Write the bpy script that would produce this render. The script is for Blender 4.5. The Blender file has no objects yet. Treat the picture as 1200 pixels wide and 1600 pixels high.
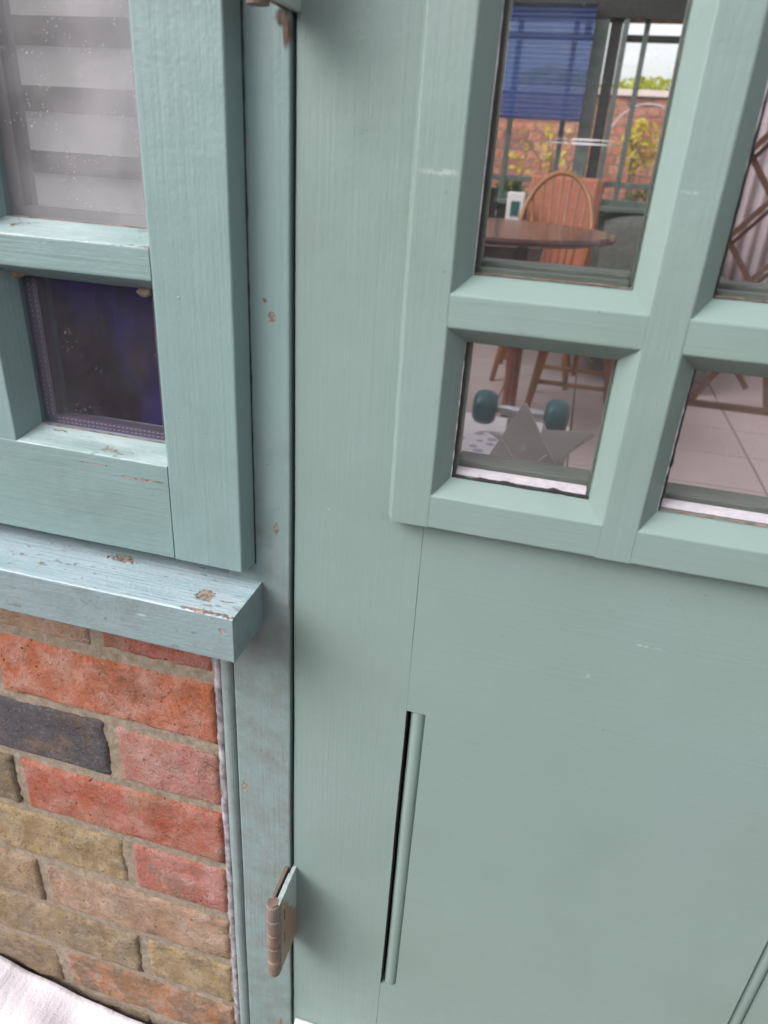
import bpy, bmesh, math, random
from mathutils import Vector, Matrix, noise, Euler
R = math.radians
random.seed(11)
H = 0.96                                   # camera height above the outside ground; heights below are written relative to the camera
S = bpy.context.scene
COL = S.collection

# ------------------------------------------------------------------ camera
M = ((0.96303298, 0.26287676, 0.05884979), (0.16851114, -0.41742719, -0.89294935), (-0.21017013, 0.86985651, -0.44629381))
cd = bpy.data.cameras.new('camera'); cam = bpy.data.objects.new('camera', cd); COL.objects.link(cam)
rt, dn, fw = (Vector(v) for v in M)
mw = Matrix((( rt.x, -dn.x, -fw.x, 0), (rt.y, -dn.y, -fw.y, -0.4), (rt.z, -dn.z, -fw.z, H), (0, 0, 0, 1)))
cam.matrix_world = mw
cd.sensor_fit = 'HORIZONTAL'; cd.sensor_width = 36; cd.lens = 36*1101.05/1200
cd.clip_start = .02; cd.clip_end = 500
cd.dof.use_dof = True; cd.dof.focus_distance = .60; cd.dof.aperture_fstop = 11
S.camera = cam

# ------------------------------------------------------------------ world, sun, exposure
LD = Vector((.56, .50, -.60)).normalized()          # direction the soft daylight travels
az = math.atan2(-LD.x, -LD.y)                        # compass direction of the sun, from +y clockwise
W = bpy.data.worlds.new('World'); S.world = W; W.use_nodes = True
wn, wl = W.node_tree.nodes, W.node_tree.links
bg = wn['Background']
sky = wn.new('ShaderNodeTexSky'); sky.sky_type = 'NISHITA'; sky.sun_disc = False
sky.sun_elevation = math.asin(-LD.z); sky.sun_rotation = az
sky.dust_density = 4; sky.air_density = 1.0; sky.ozone_density = 1.0
hsv = wn.new('ShaderNodeHueSaturation'); hsv.inputs['Saturation'].default_value = .16
wl.new(sky.outputs[0], hsv.inputs['Color']); wl.new(hsv.outputs[0], bg.inputs[0])
bg.inputs[1].default_value = .15
sd = bpy.data.lights.new('sun', 'SUN'); sd.energy = .65; sd.angle = R(38); sd.color = (1, .965, .93)
so = bpy.data.objects.new('sun', sd); COL.objects.link(so); so.rotation_euler = LD.to_track_quat('-Z', 'Y').to_euler(); so.location = (-2, -2, 4)
S.view_settings.view_transform = 'Standard'; S.view_settings.look = 'None'; S.view_settings.gamma = 1
S.view_settings.use_curve_mapping = False
S.view_settings.exposure = 1.13

# ------------------------------------------------------------------ helpers
def tag(o, label=None, cat=None, group=None, kind=None):
    if label: o['label'] = label
    if cat: o['category'] = cat
    if group: o['group'] = group
    if kind: o['kind'] = kind
    return o
def thing(name, loc, label, cat, group=None, rz=0):
    o = bpy.data.objects.new(name, None); COL.objects.link(o)
    o.empty_display_size = .05
    o.location = (loc[0], loc[1], loc[2]); o.rotation_euler = (0, 0, rz)
    return tag(o, label, cat, group)
def wloc(o):
    v = Vector(o.location)
    while o.parent is not None:
        o = o.parent; v = v + Vector(o.location)
    return v
def link(name, me, mat, parent=None, local=False):
    """mesh given in world coordinates with z relative to the camera height unless local"""
    o = bpy.data.objects.new(name, me); COL.objects.link(o)
    if mat is not None:
        if len(me.materials) == 0: me.materials.append(mat)
    if not local:
        off = Vector((0, 0, H))
        if parent is not None: off -= wloc(parent)
        me.transform(Matrix.Translation(off))
    if parent is not None: o.parent = parent
    return o
def mesh(name, vs, fs, smooth=False):
    me = bpy.data.meshes.new(name); me.from_pydata([tuple(v) for v in vs], [], fs)
    me.validate(); me.update()
    bm = bmesh.new(); bm.from_mesh(me); bmesh.ops.recalc_face_normals(bm, faces=bm.faces); bm.to_mesh(me); bm.free()
    if smooth:
        me.polygons.foreach_set('use_smooth', [True]*len(me.polygons))
    return me
class MB:
    def __init__(s): s.v = []; s.f = []
    def add(s, vs, fs):
        b = len(s.v); s.v += [Vector(v) for v in vs]; s.f += [tuple(i+b for i in f) for f in fs]; return s
    def box(s, x0, x1, y0, y1, z0, z1):
        vs = [(x, y, z) for x in (x0, x1) for y in (y0, y1) for z in (z0, z1)]
        return s.add(vs, [(0,1,3,2), (4,6,7,5), (0,4,5,1), (2,3,7,6), (0,2,6,4), (1,5,7,3)])
    def cbox(s, x0, x1, y0, y1, z0, z1, r=.002):
        """box with chamfered edges"""
        bm = bmesh.new(); bmesh.ops.create_cube(bm, size=1)
        for v in bm.verts:
            v.co = Vector(((x0+x1)/2+v.co.x*(x1-x0), (y0+y1)/2+v.co.y*(y1-y0), (z0+z1)/2+v.co.z*(z1-z0)))
        bmesh.ops.bevel(bm, geom=list(bm.edges), offset=r, segments=2, profile=.6, affect='EDGES')
        bm.verts.index_update()
        s.add([v.co.copy() for v in bm.verts], [[v.index for v in f.verts] for f in bm.faces]); bm.free(); return s
    def tube(s, pts, r, n=8, cap=True):
        pts = [Vector(p) for p in pts]; m = len(pts)
        rs = r if isinstance(r, (list, tuple)) else [r]*m
        b = len(s.v); up = None
        for i, p in enumerate(pts):
            t = (pts[min(i+1, m-1)]-pts[max(i-1, 0)]).normalized()
            if up is None: up = t.orthogonal().normalized()
            up = (up - t*up.dot(t)).normalized(); w = t.cross(up)
            for k in range(n):
                a = 2*math.pi*k/n
                s.v.append(p + (up*math.cos(a)+w*math.sin(a))*rs[i])
        for i in range(m-1):
            for k in range(n):
                s.f.append((b+i*n+k, b+i*n+(k+1) % n, b+(i+1)*n+(k+1) % n, b+(i+1)*n+k))
        if cap:
            s.f.append(tuple(b+k for k in range(n))[::-1]); s.f.append(tuple(b+(m-1)*n+k for k in range(n)))
        return s
    def lathe(s, prof, c, n=24, axis='z'):
        b = len(s.v)
        for (r, h) in prof:
            for k in range(n):
                a = 2*math.pi*k/n
                q = (r*math.cos(a), r*math.sin(a), h)
                if axis == 'x': q = (h, q[0], q[1])
                if axis == 'y': q = (q[0], h, q[1])
                s.v.append(Vector(c)+Vector(q))
        for i in range(len(prof)-1):
            for k in range(n):
                s.f.append((b+i*n+k, b+i*n+(k+1) % n, b+(i+1)*n+(k+1) % n, b+(i+1)*n+k))
        s.f.append(tuple(b+k for k in range(n))); s.f.append(tuple(b+(len(prof)-1)*n+k for k in range(n)))
        return s
    def build(s, name, mat, parent=None, smooth=False, local=False):
        return link(name, mesh(name, s.v, s.f, smooth), mat, parent, local)
def rnd_poly(p, r=.001, seg=3):
    out = []; n = len(p)
    for i in range(n):
        a, b, c = Vector(p[i-1]), Vector(p[i]), Vector(p[(i+1) % n])
        d1 = (a-b); d2 = (c-b); q = min(r, d1.length*.45, d2.length*.45)
        s = b+d1.normalized()*q; e = b+d2.normalized()*q
        for k in range(seg+1):
            t = k/seg
            out.append(s*(1-t)**2+b*2*t*(1-t)+e*t*t)
    return out
def wob(p):
    q = Vector(p)*9
    return Vector(p)+Vector((noise.noise(q), noise.noise(q+Vector((31, 0, 0))), noise.noise(q+Vector((0, 47, 0)))))*.00045+Vector((noise.noise(q*6), noise.noise(q*6+Vector((31, 0, 0))), noise.noise(q*6+Vector((0, 47, 0)))))*.00012
def prism(mb, axis, prof, a, b, r=.001):
    """axis z: profile (x,y); axis x: profile (y,z); hand-made edges are never dead straight"""
    P = rnd_poly(prof, r) if r else [Vector(p) for p in prof]
    n = len(P); vs = []; m = max(2, min(160, int(abs(b-a)/.007)))
    for i in range(m+1):
        t = a+(b-a)*i/m
        for p in P: vs.append(wob((p[0], p[1], t) if axis == 'z' else (t, p[0], p[1])))
    fs = [(k*n+i, k*n+(i+1) % n, (k+1)*n+(i+1) % n, (k+1)*n+i) for k in range(m) for i in range(n)] + [tuple(range(n)), tuple(range(m*n, (m+1)*n))]
    mb.add(vs, fs); return mb
def fbm(x, y, z=0, s=1, o=4):
    v = 0; a = 1; f = s
    for i in range(o):
        v += a*noise.noise(Vector((x*f, y*f, z*f+i*7.3))); a *= .5; f *= 2
    return v

# ------------------------------------------------------------------ materials
class Mat:
    def __init__(s, name, rough=.5, spec=.5):
        s.m = bpy.data.materials.new(name); s.m.use_nodes = True
        s.n = s.m.node_tree.nodes; s.l = s.m.node_tree.links
        s.b = s.n['Principled BSDF']; s.b.inputs['Roughness'].default_value = rough
        s.b.inputs['Specular IOR Level'].default_value = spec
        s.geo = None
    def pos(s, sc=(1, 1, 1), obj=False, off=None):
        if obj: src = s.n.new('ShaderNodeTexCoord').outputs['Object']
        else:
            if s.geo is None: s.geo = s.n.new('ShaderNodeNewGeometry')
            src = s.geo.outputs['Position']
        mp = s.n.new('ShaderNodeMapping'); mp.inputs['Scale'].default_value = sc
        s.l.new(src, mp.inputs[0])
        if off is not None: s.l.new(off, mp.inputs['Location'])
        return mp.outputs[0]
    def noise(s, vec, scale=1, detail=4, rough=.55, dist=0):
        t = s.n.new('ShaderNodeTexNoise'); t.inputs['Scale'].default_value = scale; t.inputs['Detail'].default_value = detail
        t.inputs['Roughness'].default_value = rough; t.inputs['Distortion'].default_value = dist
        s.l.new(vec, t.inputs['Vector']); return t.outputs[0]
    def voro(s, vec, scale=1, feature='F1'):
        t = s.n.new('ShaderNodeTexVoronoi'); t.inputs['Scale'].default_value = scale; t.feature = feature
        s.l.new(vec, t.inputs['Vector']); return t.outputs['Distance']
    def ramp(s, fac, a, b, v0=0., v1=1.):
        t = s.n.new('ShaderNodeMapRange'); t.inputs[1].default_value = a; t.inputs[2].default_value = b
        t.inputs[3].default_value = v0; t.inputs[4].default_value = v1; s.l.new(fac, t.inputs[0]); return t.outputs[0]
    def math(s, op, a, b=None, c=None):
        t = s.n.new('ShaderNodeMath'); t.operation = op
        for i, q in enumerate((a, b, c)):
            if q is None: continue
            if isinstance(q, (int, float)): t.inputs[i].default_value = q
            else: s.l.new(q, t.inputs[i])
        return t.outputs[0]
    def mix(s, f, a, b):
        t = s.n.new('ShaderNodeMix'); t.data_type = 'RGBA'
        for i, q in ((0, f), (6, a), (7, b)):
            if isinstance(q, (int, float)): t.inputs[i].default_value = q
            elif isinstance(q, tuple): t.inputs[i].default_value = (*q, 1)
            else: s.l.new(q, t.inputs[i])
        return t.outputs[2]
    def color(s, c):
        if isinstance(c, tuple): s.b.inputs['Base Color'].default_value = (*c, 1)
        else: s.l.new(c, s.b.inputs['Base Color'])
        return s
    def rough(s, c): s.l.new(c, s.b.inputs['Roughness']); return s
    def bump(s, h, dist=.001, strength=1):
        t = s.n.new('ShaderNodeBump'); t.inputs['Distance'].default_value = dist; t.inputs['Strength'].default_value = strength
        s.l.new(h, t.inputs['Height'])
        prev = s.b.inputs['Normal']
        if prev.is_linked: s.l.new(prev.links[0].from_socket, t.inputs['Normal'])
        s.l.new(t.outputs[0], s.b.inputs['Normal']); return s
    def near(s, p, r):
        """0..1 mask round a world point (z relative to the camera), anisotropic radii r"""
        if s.geo is None: s.geo = s.n.new('ShaderNodeNewGeometry')
        a = s.n.new('ShaderNodeVectorMath'); a.operation = 'SUBTRACT'; s.l.new(s.geo.outputs['Position'], a.inputs[0])
        a.inputs[1].default_value = (p[0], p[1], p[2]+H)
        b = s.n.new('ShaderNodeVectorMath'); b.operation = 'DIVIDE'; s.l.new(a.outputs[0], b.inputs[0]); b.inputs[1].default_value = r
        c = s.n.new('ShaderNodeVectorMath'); c.operation = 'LENGTH'; s.l.new(b.outputs[0], c.inputs[0])
        return s.ramp(c.outputs['Value'], 1, 0)

def paint(name, base, axis='z', grime=0., flake=0., spots=(), rough=.42, relief=1., worn=None, marks=(), rust=(), low=None, streak=.13):
    m = Mat(name, rough)
    along = {'z': (1, 1, .025), 'x': (.02, 1, 1)}[axis]
    P = m.pos()
    Pa = m.pos(along)
    v = m.noise(P, 9, 5)
    c = m.mix(m.ramp(v, .3, .7), tuple(q*.93 for q in base), tuple(min(1, q*1.06) for q in base))
    hue = m.noise(P, 4.5, 3)
    c = m.mix(m.ramp(hue, .35, .7, 0, .6), c, (base[0]*1.02, base[1]*.97, base[2]*1.06))
    st = m.noise(Pa, 420, 4, .6)
    c = m.mix(m.ramp(st, .3, .75, 0, streak), c, tuple(min(1, q*1.22) for q in base))
    # small dark specks of dust
    sp = m.voro(P, 75)
    c = m.mix(m.math('MULTIPLY', m.ramp(sp, .035, .06, 1, 0), m.ramp(m.noise(P, 20, 2), .55, .62, 0, .55)), c, tuple(q*.3 for q in base))
    gm = None
    if grime:
        g = m.noise(P, 28, 9, .68)
        g2 = m.noise(P, 6, 3)
        gm = m.math('MULTIPLY', m.ramp(g, .48, .72), m.ramp(g2, .4, .7, .25, 1))
        gm = m.math('MULTIPLY', gm, grime)
        if low:     # grime built up below a height
            if m.geo is None: m.pos()
            sx = m.n.new('ShaderNodeSeparateXYZ'); m.l.new(m.geo.outputs['Position'], sx.inputs[0])
            k = m.ramp(sx.outputs[2], low[0]+H, low[1]+H, 1, .12)
            gm = m.math('MULTIPLY', gm, k)
            gl = m.math('MULTIPLY', m.ramp(m.noise(P, 60, 8, .75), .40, .60, .2, .85), m.ramp(sx.outputs[2], low[0]+H, low[1]+H, 1, 0))
            c = m.mix(gl, c, (.165, .19, .185))
        c = m.mix(gm, c, (.10, .095, .08))
    fl = None
    nf = m.noise(m.pos({'x': (.35, 1, 1), 'z': (1, 1, .35)}[axis]), 190, 6, .7)
    if worn:    # chalky worn paint
        wv = m.noise(m.pos({'x': (.25, 1, 1), 'z': (1, 1, .25)}[axis]), 55, 6, .65)
        c = m.mix(m.ramp(wv, .35, .62, .1, .9), c, worn)
    if flake:
        big = m.noise(P, 17, 3)
        fl = m.math('MULTIPLY', m.ramp(nf, .645-.05*flake, .67-.05*flake), m.ramp(big, .44, .6))
    for (p, r) in spots:
        k = m.math('ADD', m.math('MULTIPLY', m.near(p, r), .5), m.math('MULTIPLY', m.noise(P, 260, 4, .6), .75))
        k = m.ramp(k, .60, .64)
        fl = k if fl is None else m.math('MAXIMUM', fl, k)
    if fl is not None:
        bare = m.mix(m.ramp(m.noise(P, 320, 3), .42, .6), (.32, .25, .21), (.12, .095, .08))
        c = m.mix(fl, c, bare)
    for (p, r) in marks:     # pale chalky scuffs
        k = m.math('MULTIPLY', m.near(p, r), m.ramp(m.noise(P, 300, 3), .42, .6))
        c = m.mix(m.ramp(k, .1, .6, 0, .4), c, (.45, .52, .50))
    for (p, r, rc) in rust:
        k = m.math('ADD', m.near(p, r), m.math('MULTIPLY', m.noise(m.pos((1, 1, .2)), 160, 5, .7), .9))
        c = m.mix(m.ramp(k, .8, 1.05), c, rc)
    m.color(c)
    m.rough(m.ramp(m.noise(P, 45, 5), .3, .7, rough-.07, rough+.12))
    h = m.math('MULTIPLY', st, .8*relief)
    h = m.math('ADD', h, m.math('MULTIPLY', m.noise(P, 330, 3, .5), .5*relief))
    h = m.math('ADD', h, m.math('MULTIPLY', m.noise(P, 30, 2), .8))
    if relief > 1:
        pim = m.math('MULTIPLY', m.ramp(m.voro(m.pos(), 80), .0, .085, 1, 0), m.ramp(m.noise(P, 25, 2), .48, .6))
        h = m.math('ADD', h, m.math('MULTIPLY', pim, 1.2*relief))
    if fl is not None: h = m.math('SUBTRACT', h, m.math('MULTIPLY', fl, 1.5))
    m.bump(h, .00042)
    return m.m
def plain(name, c, rough=.5, sc=30, var=.15, bump=0, metal=0, spec=.5, axis=(1, 1, 1), c2=None):
    m = Mat(name, rough, spec); P = m.pos(axis, obj=True)
    v = m.noise(P, sc, 5)
    m.color(m.mix(m.ramp(v, .3, .7), tuple(q*(1-var) for q in c), c2 or tuple(min(1, q*(1+var)) for q in c)))
    m.b.inputs['Metallic'].default_value = metal
    if bump: m.bump(v, bump)
    return m.m
def glassy(name, fog=0.0, tint=(1, 1, 1), drops=False, scratch=(), dust=.5, streaks=False):
    """thin pane: transparent with a Fresnel reflection, a diffuse film painting in reflection haze, dust specks, and condensation where fog > 0"""
    m = Mat(name); n, l = m.n, m.l; n.remove(m.b)
    tr = n.new('ShaderNodeBsdfTransparent'); tr.inputs[0].default_value = (*tint, 1)
    gl = n.new('ShaderNodeBsdfGlossy'); gl.inputs['Roughness'].default_value = .015
    lw = n.new('ShaderNodeLayerWeight'); lw.inputs[0].default_value = .5
    fr = m.math('ADD', m.math('MULTIPLY', m.math('POWER', lw.outputs['Facing'], 5), .95), .032)
    mx = n.new('ShaderNodeMixShader'); l.new(fr, mx.inputs[0]); l.new(tr.outputs[0], mx.inputs[1]); l.new(gl.outputs[0], mx.inputs[2])
    df = n.new('ShaderNodeBsdfDiffuse'); df.inputs[0].default_value = (.55, .53, .56, 1)
    P = m.pos()
    f = m.ramp(m.noise(P, 14, 5), .35, .75, .008*dust, .05*dust+.008)  # thin diffuse film, paints reflection haze into the pane
    sp = m.math('MULTIPLY', m.ramp(m.voro(P, 330), .09, .15, .8, 0), m.ramp(m.noise(P, 45, 3), .50, .60))
    f = m.math('MAXIMUM', f, m.math('MULTIPLY', sp, dust))
    if fog:
        sx = n.new('ShaderNodeSeparateXYZ'); l.new(m.geo.outputs['Position'], sx.inputs[0])
        fx = m.ramp(sx.outputs[0], -.36, -.27, .25, 1.15)
        ff = m.math('MULTIPLY', m.ramp(m.noise(P, 22, 4), .3, .7, fog*.5, fog*1.15), fx)
        f = m.math('MAXIMUM', f, ff)
    if drops:
        d = m.voro(m.pos((1, 1, .7)), 390)
        dd = m.math('MULTIPLY', m.ramp(d, .13, .22, .42, 0), m.ramp(m.noise(m.pos((1, 1, .35)), 75, 4), .50, .59))
        f = m.math('MAXIMUM', f, dd)
        # runs of water that wiped the mist away
        run = m.ramp(m.noise(m.pos((1, 1, .05)), 60, 3), .60, .66, 1, .35)
        f = m.math('MULTIPLY', f, run)
    for (p, r) in scratch:
        k = m.math('MULTIPLY', m.near(p, r), m.ramp(m.noise(P, 120, 3), .35, .5))
        f = m.math('MAXIMUM', f, m.ramp(k, .1, .5, 0, .7))
    m2 = n.new('ShaderNodeMixShader'); l.new(f, m2.inputs[0]); l.new(mx.outputs[0], m2.inputs[1]); l.new(df.outputs[0], m2.inputs[2])
    l.new(m2.outputs[0], n['Material Output'].inputs[0])
    return m.m

DOORC = (.188, .258, .236)
CASC = (.176, .260, .254)
m_door_v = paint('door paint brushed upright', DOORC, 'z', relief=.75, streak=.09, marks=[((-.076, -.012, -.004), (.014, .01, .0028)), ((.044, -.012, -.005), (.006, .01, .0018)), ((.047, -.012, -.014), (.003, .01, .0012)), ((-.135, 0, -.21), (.002, .01, .001))])
m_door_h = paint('door paint brushed level', DOORC, 'x', relief=.6, streak=.07, marks=[((.082, 0, -.268), (.016, .01, .0012)), ((.05, 0, -.30), (.004, .01, .003))])
m_case_v = paint('blue green paint upright', CASC, 'z', grime=.25, relief=1.05)
m_case_h = paint('blue green paint level', tuple(q*.97 for q in CASC), 'x', grime=.35, relief=1.2, spots=[((-.262, -.018, -.2035), (.034, .02, .0014)), ((-.30, -.018, -.198), (.02, .02, .0008))])
m_bevel = paint('weathered bevel paint', CASC, 'x', grime=.45, flake=.6, relief=1.6, worn=(.34, .41, .42))
m_post = paint('post paint grimy', CASC, 'z', grime=1.0, relief=1.3, low=(-.30, -.14),
               spots=[((-.1725, -.003, -.088), (.0045, .01, .006)), ((-.177, -.003, -.079), (.003, .01, .003)), ((-.171, -.003, -.231), (.003, .01, .008)), ((-.203, -.003, -.489), (.005, .01, .012)), ((-.171, -.003, -.86), (.006, .01, .01))],
               rust=[((-.1628, -.003, .055), (.0035, .02, .014), (.07, .03, .015)), ((-.166, -.003, .061), (.0045, .02, .007), (.040, .020, .013)), ((-.172, -.003, -.83), (.003, .01, .02), (.2, .1, .06))])
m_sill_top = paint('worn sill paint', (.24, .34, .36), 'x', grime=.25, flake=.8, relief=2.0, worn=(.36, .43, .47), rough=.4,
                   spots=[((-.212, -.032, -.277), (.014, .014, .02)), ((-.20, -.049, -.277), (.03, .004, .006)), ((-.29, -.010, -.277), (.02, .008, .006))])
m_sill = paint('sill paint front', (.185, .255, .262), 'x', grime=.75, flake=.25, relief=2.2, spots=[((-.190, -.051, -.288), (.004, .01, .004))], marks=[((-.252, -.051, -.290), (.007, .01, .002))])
m_black = plain('black gap shade and sealant', (.012, .011, .010), .7)  # real gaskets and joints, also painted-in shade under the casement
m_white = plain('white sealing strip', (.74, .68, .74), .5, 220, .12, bump=.0006)
m_caulk = plain('cracked pale sealant', (.15, .135, .145), .85, 95, .5, bump=.0012, c2=(.38, .35, .38))
m_spacer = plain('grey spacer bar', (.105, .10, .11), .35, 60, .1)
m_dash = plain('pale spacer holes', (.36, .34, .38), .6)
m_insidebead = plain('olive inner bead', (.085, .105, .085), .45, 50, .15)
m_glass = glassy('door glass', dust=.4, scratch=[((-.011, .002, .0128), (.020, .02, .0007)), ((-.009, .002, .0146), (.018, .02, .0006))])
m_glass_in = glassy('inner glass', dust=.12)
m_clean = glassy('clean window glass', dust=.0)
m_fog = glassy('misted glass', fog=.30, drops=True, dust=1)
m_darkglass = glassy('dusty lower glass', dust=.45, tint=(.9, .88, .95))

# brick: colour per object, weathering from noise
def brick_mat(name, obj=True):
    m = Mat(name, .92, .2)
    oi = m.n.new('ShaderNodeObjectInfo')
    off = m.n.new('ShaderNodeCombineXYZ'); r = m.math('MULTIPLY', oi.outputs['Random'], 37)
    m.l.new(r, off.inputs[0]); m.l.new(r, off.inputs[2])
    P = m.pos((1, 1, 1), obj=True, off=off.outputs[0])
    base = oi.outputs['Color']
    n1 = m.noise(P, 38, 8, .72, .2); n2 = m.noise(P, 240, 5, .7); n3 = m.noise(P, 14, 3)
    hs = m.n.new('ShaderNodeHueSaturation'); hs.inputs['Saturation'].default_value = .55; hs.inputs['Value'].default_value = 1.25; m.l.new(base, hs.inputs['Color'])
    hd = m.n.new('ShaderNodeHueSaturation'); hd.inputs['Saturation'].default_value = 1.15; hd.inputs['Value'].default_value = .72; m.l.new(base, hd.inputs['Color'])
    c = m.mix(m.ramp(n1, .44, .64, 0, .7), base, hs.outputs[0])
    c = m.mix(m.ramp(n3, .55, .75, 0, .8), c, hd.outputs[0])
    c = m.mix(m.ramp(n2, .54, .68, 0, .35), c, (.34, .29, .24))
    c = m.mix(m.ramp(n2, .42, .32, 0, .8), c, (.06, .045, .04))
    c = m.mix(m.ramp(m.noise(P, 60, 7, .75), .56, .66, 0, .45), c, (.20, .155, .115))
    pits = m.math('MULTIPLY', m.ramp(m.voro(P, 130), .08, .16, 1, 0), m.ramp(m.noise(P, 40, 2), .5, .6))
    c = m.mix(pits, c, (.05, .04, .035))
    c = m.mix(m.ramp(m.noise(P, 17, 6, .7), .50, .66, 0, .6), c, m.mix(m.ramp(m.noise(P, 9, 2), .4, .6), (.30, .19, .11), (.13, .085, .07)))
    W_ = m.pos(); sxx = m.n.new('ShaderNodeSeparateXYZ'); m.l.new(m.geo.outputs['Position'], sxx.inputs[0])
    dirt = m.math('MULTIPLY', m.ramp(m.noise(W_, 30, 8, .75), .45, .60), m.ramp(sxx.outputs[2], H-.52, H-.90, .12, .85))
    front = m.ramp(sxx.outputs[1], 1, 2, 1, 0)
    c = m.mix(m.math('MULTIPLY', dirt, front), c, (.155, .12, .085))
    m.color(c)
    h = m.math('ADD', n2, m.math('MULTIPLY', n1, 1.6)); h = m.math('SUBTRACT', h, pits)
    h = m.math('ADD', h, m.math('MULTIPLY', m.noise(P, 620, 3, .7), .9))
    cr = m.ramp(m.math('ABSOLUTE', m.math('SUBTRACT', m.noise(m.pos((1, 1, 2.4), obj=True, off=off.outputs[0]), 26, 4, .6), .5)), 0, .006, 1, 0)
    h = m.math('SUBTRACT', h, m.math('MULTIPLY', m.math('MULTIPLY', cr, m.ramp(n3, .45, .6)), .8))
    m.bump(h, .0021)
    return m.m
m_brick = brick_mat('stock brick')
m_mortar = Mat('mortar', .95, .1)
_P = m_mortar.pos(); _n = m_mortar.noise(_P, 170, 6, .72); _n2 = m_mortar.noise(_P, 20, 3)
_c = m_mortar.mix(m_mortar.ramp(_n, .35, .68), (.185, .150, .112), (.31, .255, .20))
_c = m_mortar.mix(m_mortar.ramp(_n2, .5, .7, 0, .5), _c, (.27, .21, .18))
m_mortar.color(_c); m_mortar.bump(_n, .0014); m_mortar = m_mortar.m

# ------------------------------------------------------------------ ground and indoor floor
FL = -.90
g = MB().box(-30, 30, -30, -.0, -H-.2, -H); g.box(-30, 30, 4.6, 40, -H-.2, -H); g.box(-30, -2.8, 0, 4.6, -H-.2, -H); g.box(2.4, 30, 0, 4.6, -H-.2, -H)
m_patio = plain('patio paving', (.16, .13, .12), .85, 3, .25, bump=.004)
tag(g.build('patio', m_patio), kind='structure')
m_tile = Mat('floor tile', .17)
_P = m_tile.pos(obj=False); _n = m_tile.noise(_P, 7, 5)
m_tile.color(m_tile.mix(m_tile.ramp(_n, .1, .9), (.52, .42, .41), (.56, .46, .45))); m_tile = m_tile.m
m_grout = plain('floor grout', (.10, .075, .07), .9)
flo = tag(MB().box(-2.8, 2.4, .05, 4.3, FL-.12, FL-.003).build('interior_floor', m_grout), kind='structure')
tw, td = .32, .325
tile_me = None
i = 0
for ix in range(-7, 6):
    for iy in range(0, 13):
        x0 = .07+ix*tw; y0 = 1.957-5*td+iy*td
        if x0 < -2.3 or x0 > 1.9 or y0 < .1 or y0+td > 4.28: continue
        if tile_me is None:
            tile_me = mesh('floor_tile', *(lambda b: (b.v, b.f))(MB().cbox(0, tw-.006, 0, td-.006, -.008, 0, .0015))); tile_me.materials.append(m_tile)
        o = bpy.data.objects.new('floor_tile', tile_me); COL.objects.link(o); o.parent = flo
        o.location = (x0+.003, y0+.003, FL+H+.001+.0006*random.random()); i += 1

# ------------------------------------------------------------------ front brick wall under the window
PITCH = .0755
wall = thing('brick_wall', (-.6, .05, 0), 'weathered red and yellow brick wall below the window sill', 'wall')
wx0, wx1 = -1.30, -.2285
# mortar bed with uneven surface
def mortar_sheet(x0, x1, z0, z1, y, step, amp=.0016):
    nx = int((x1-x0)/step)+1; nz = int((z1-z0)/step)+1
    vs = []; fs = []
    for j in range(nz+1):
        for i in range(nx+1):
            x = x0+(x1-x0)*i/nx; z = z0+(z1-z0)*j/nz
            vs.append((x, y+.45*amp*fbm(x, z, 0, 90, 3)+.001*noise.noise(Vector((x*12, z*12, 3))), z))
    for j in range(nz):
        for i in range(nx):
            a = j*(nx+1)+i; fs.append((a, a+1, a+nx+2, a+nx+1))
    return vs, fs
mb = MB(); mb.add(*mortar_sheet(-.80, wx1+.002, -.97, -.300, .0030, .0028))
mb.box(wx0, -.80, .006, .1, -.97, -.300); mb.box(-.80, wx1, .012, .1, -.97, -.300)
mb.build('mortar', m_mortar, wall, smooth=False)
def brick_mesh(w, h, seed, dx=.0042, rug=1.):
    """rough-faced brick; origin at the left bottom front corner; front at y=0"""
    nx = max(6, int(w/dx)); nz = max(5, int(h/dx)); vs = []; fs = []
    for j in range(nz+1):
        for i in range(nx+1):
            u = i/nx; v = j/nz; x = u*w; z = v*h
            ex = min(x, w-x); ez = min(z, h-z)
            # ragged outline
            if i in (0, nx): x += (-1 if i else 1)*(-.0008+.0026*rug*abs(fbm(0, z+seed*3.1, i, 60, 3)))
            if j in (0, nz): z += (-1 if j else 1)*(-.0008+.0024*rug*abs(fbm(x+seed*5.7, 0, j, 45, 3)))
            e = min(ex, ez)
            y = .0034*math.exp(-e/.0013) + .0014*rug*fbm(x+seed*9.1, z, 0, 38, 4) + .0007*rug*fbm(x*.6+seed, z*1.6, 0, 160, 3)
            chip = noise.noise(Vector((x*22+seed*4.4, z*26, 5)))
            if chip > .42: y += (chip-.42)*.012*rug*math.exp(-e/.012)
            vs.append((x, y, z))
    for j in range(nz):
        for i in range(nx):
            a = j*(nx+1)+i; fs.append((a, a+1, a+nx+2, a+nx+1))
    ring = [i for i in range(nx+1)]+[j*(nx+1)+nx for j in range(1, nz+1)]+[nz*(nx+1)+i for i in range(nx-1, -1, -1)]+[j*(nx+1) for j in range(nz-1, 0, -1)]
    b = len(vs)
    for k in ring: vs.append((vs[k][0], .05, vs[k][2]))
    n = len(ring)
    for k in range(n): fs.append((ring[k], ring[(k+1) % n], b+(k+1) % n, b+k))
    me = mesh('brick', vs, fs, smooth=True); me.materials.append(m_brick); return me
RED = (.40, .128, .070); RED2 = (.34, .112, .078); PINK = (.31, .145, .11); PINKB = (.31, .195, .135); BUFF = (.26, .19, .11); YEL = (.32, .225, .115); BLUE = (.075, .068, .080); BRN = (.17, .125, .08); SALM = (.35, .18, .115)
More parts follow.
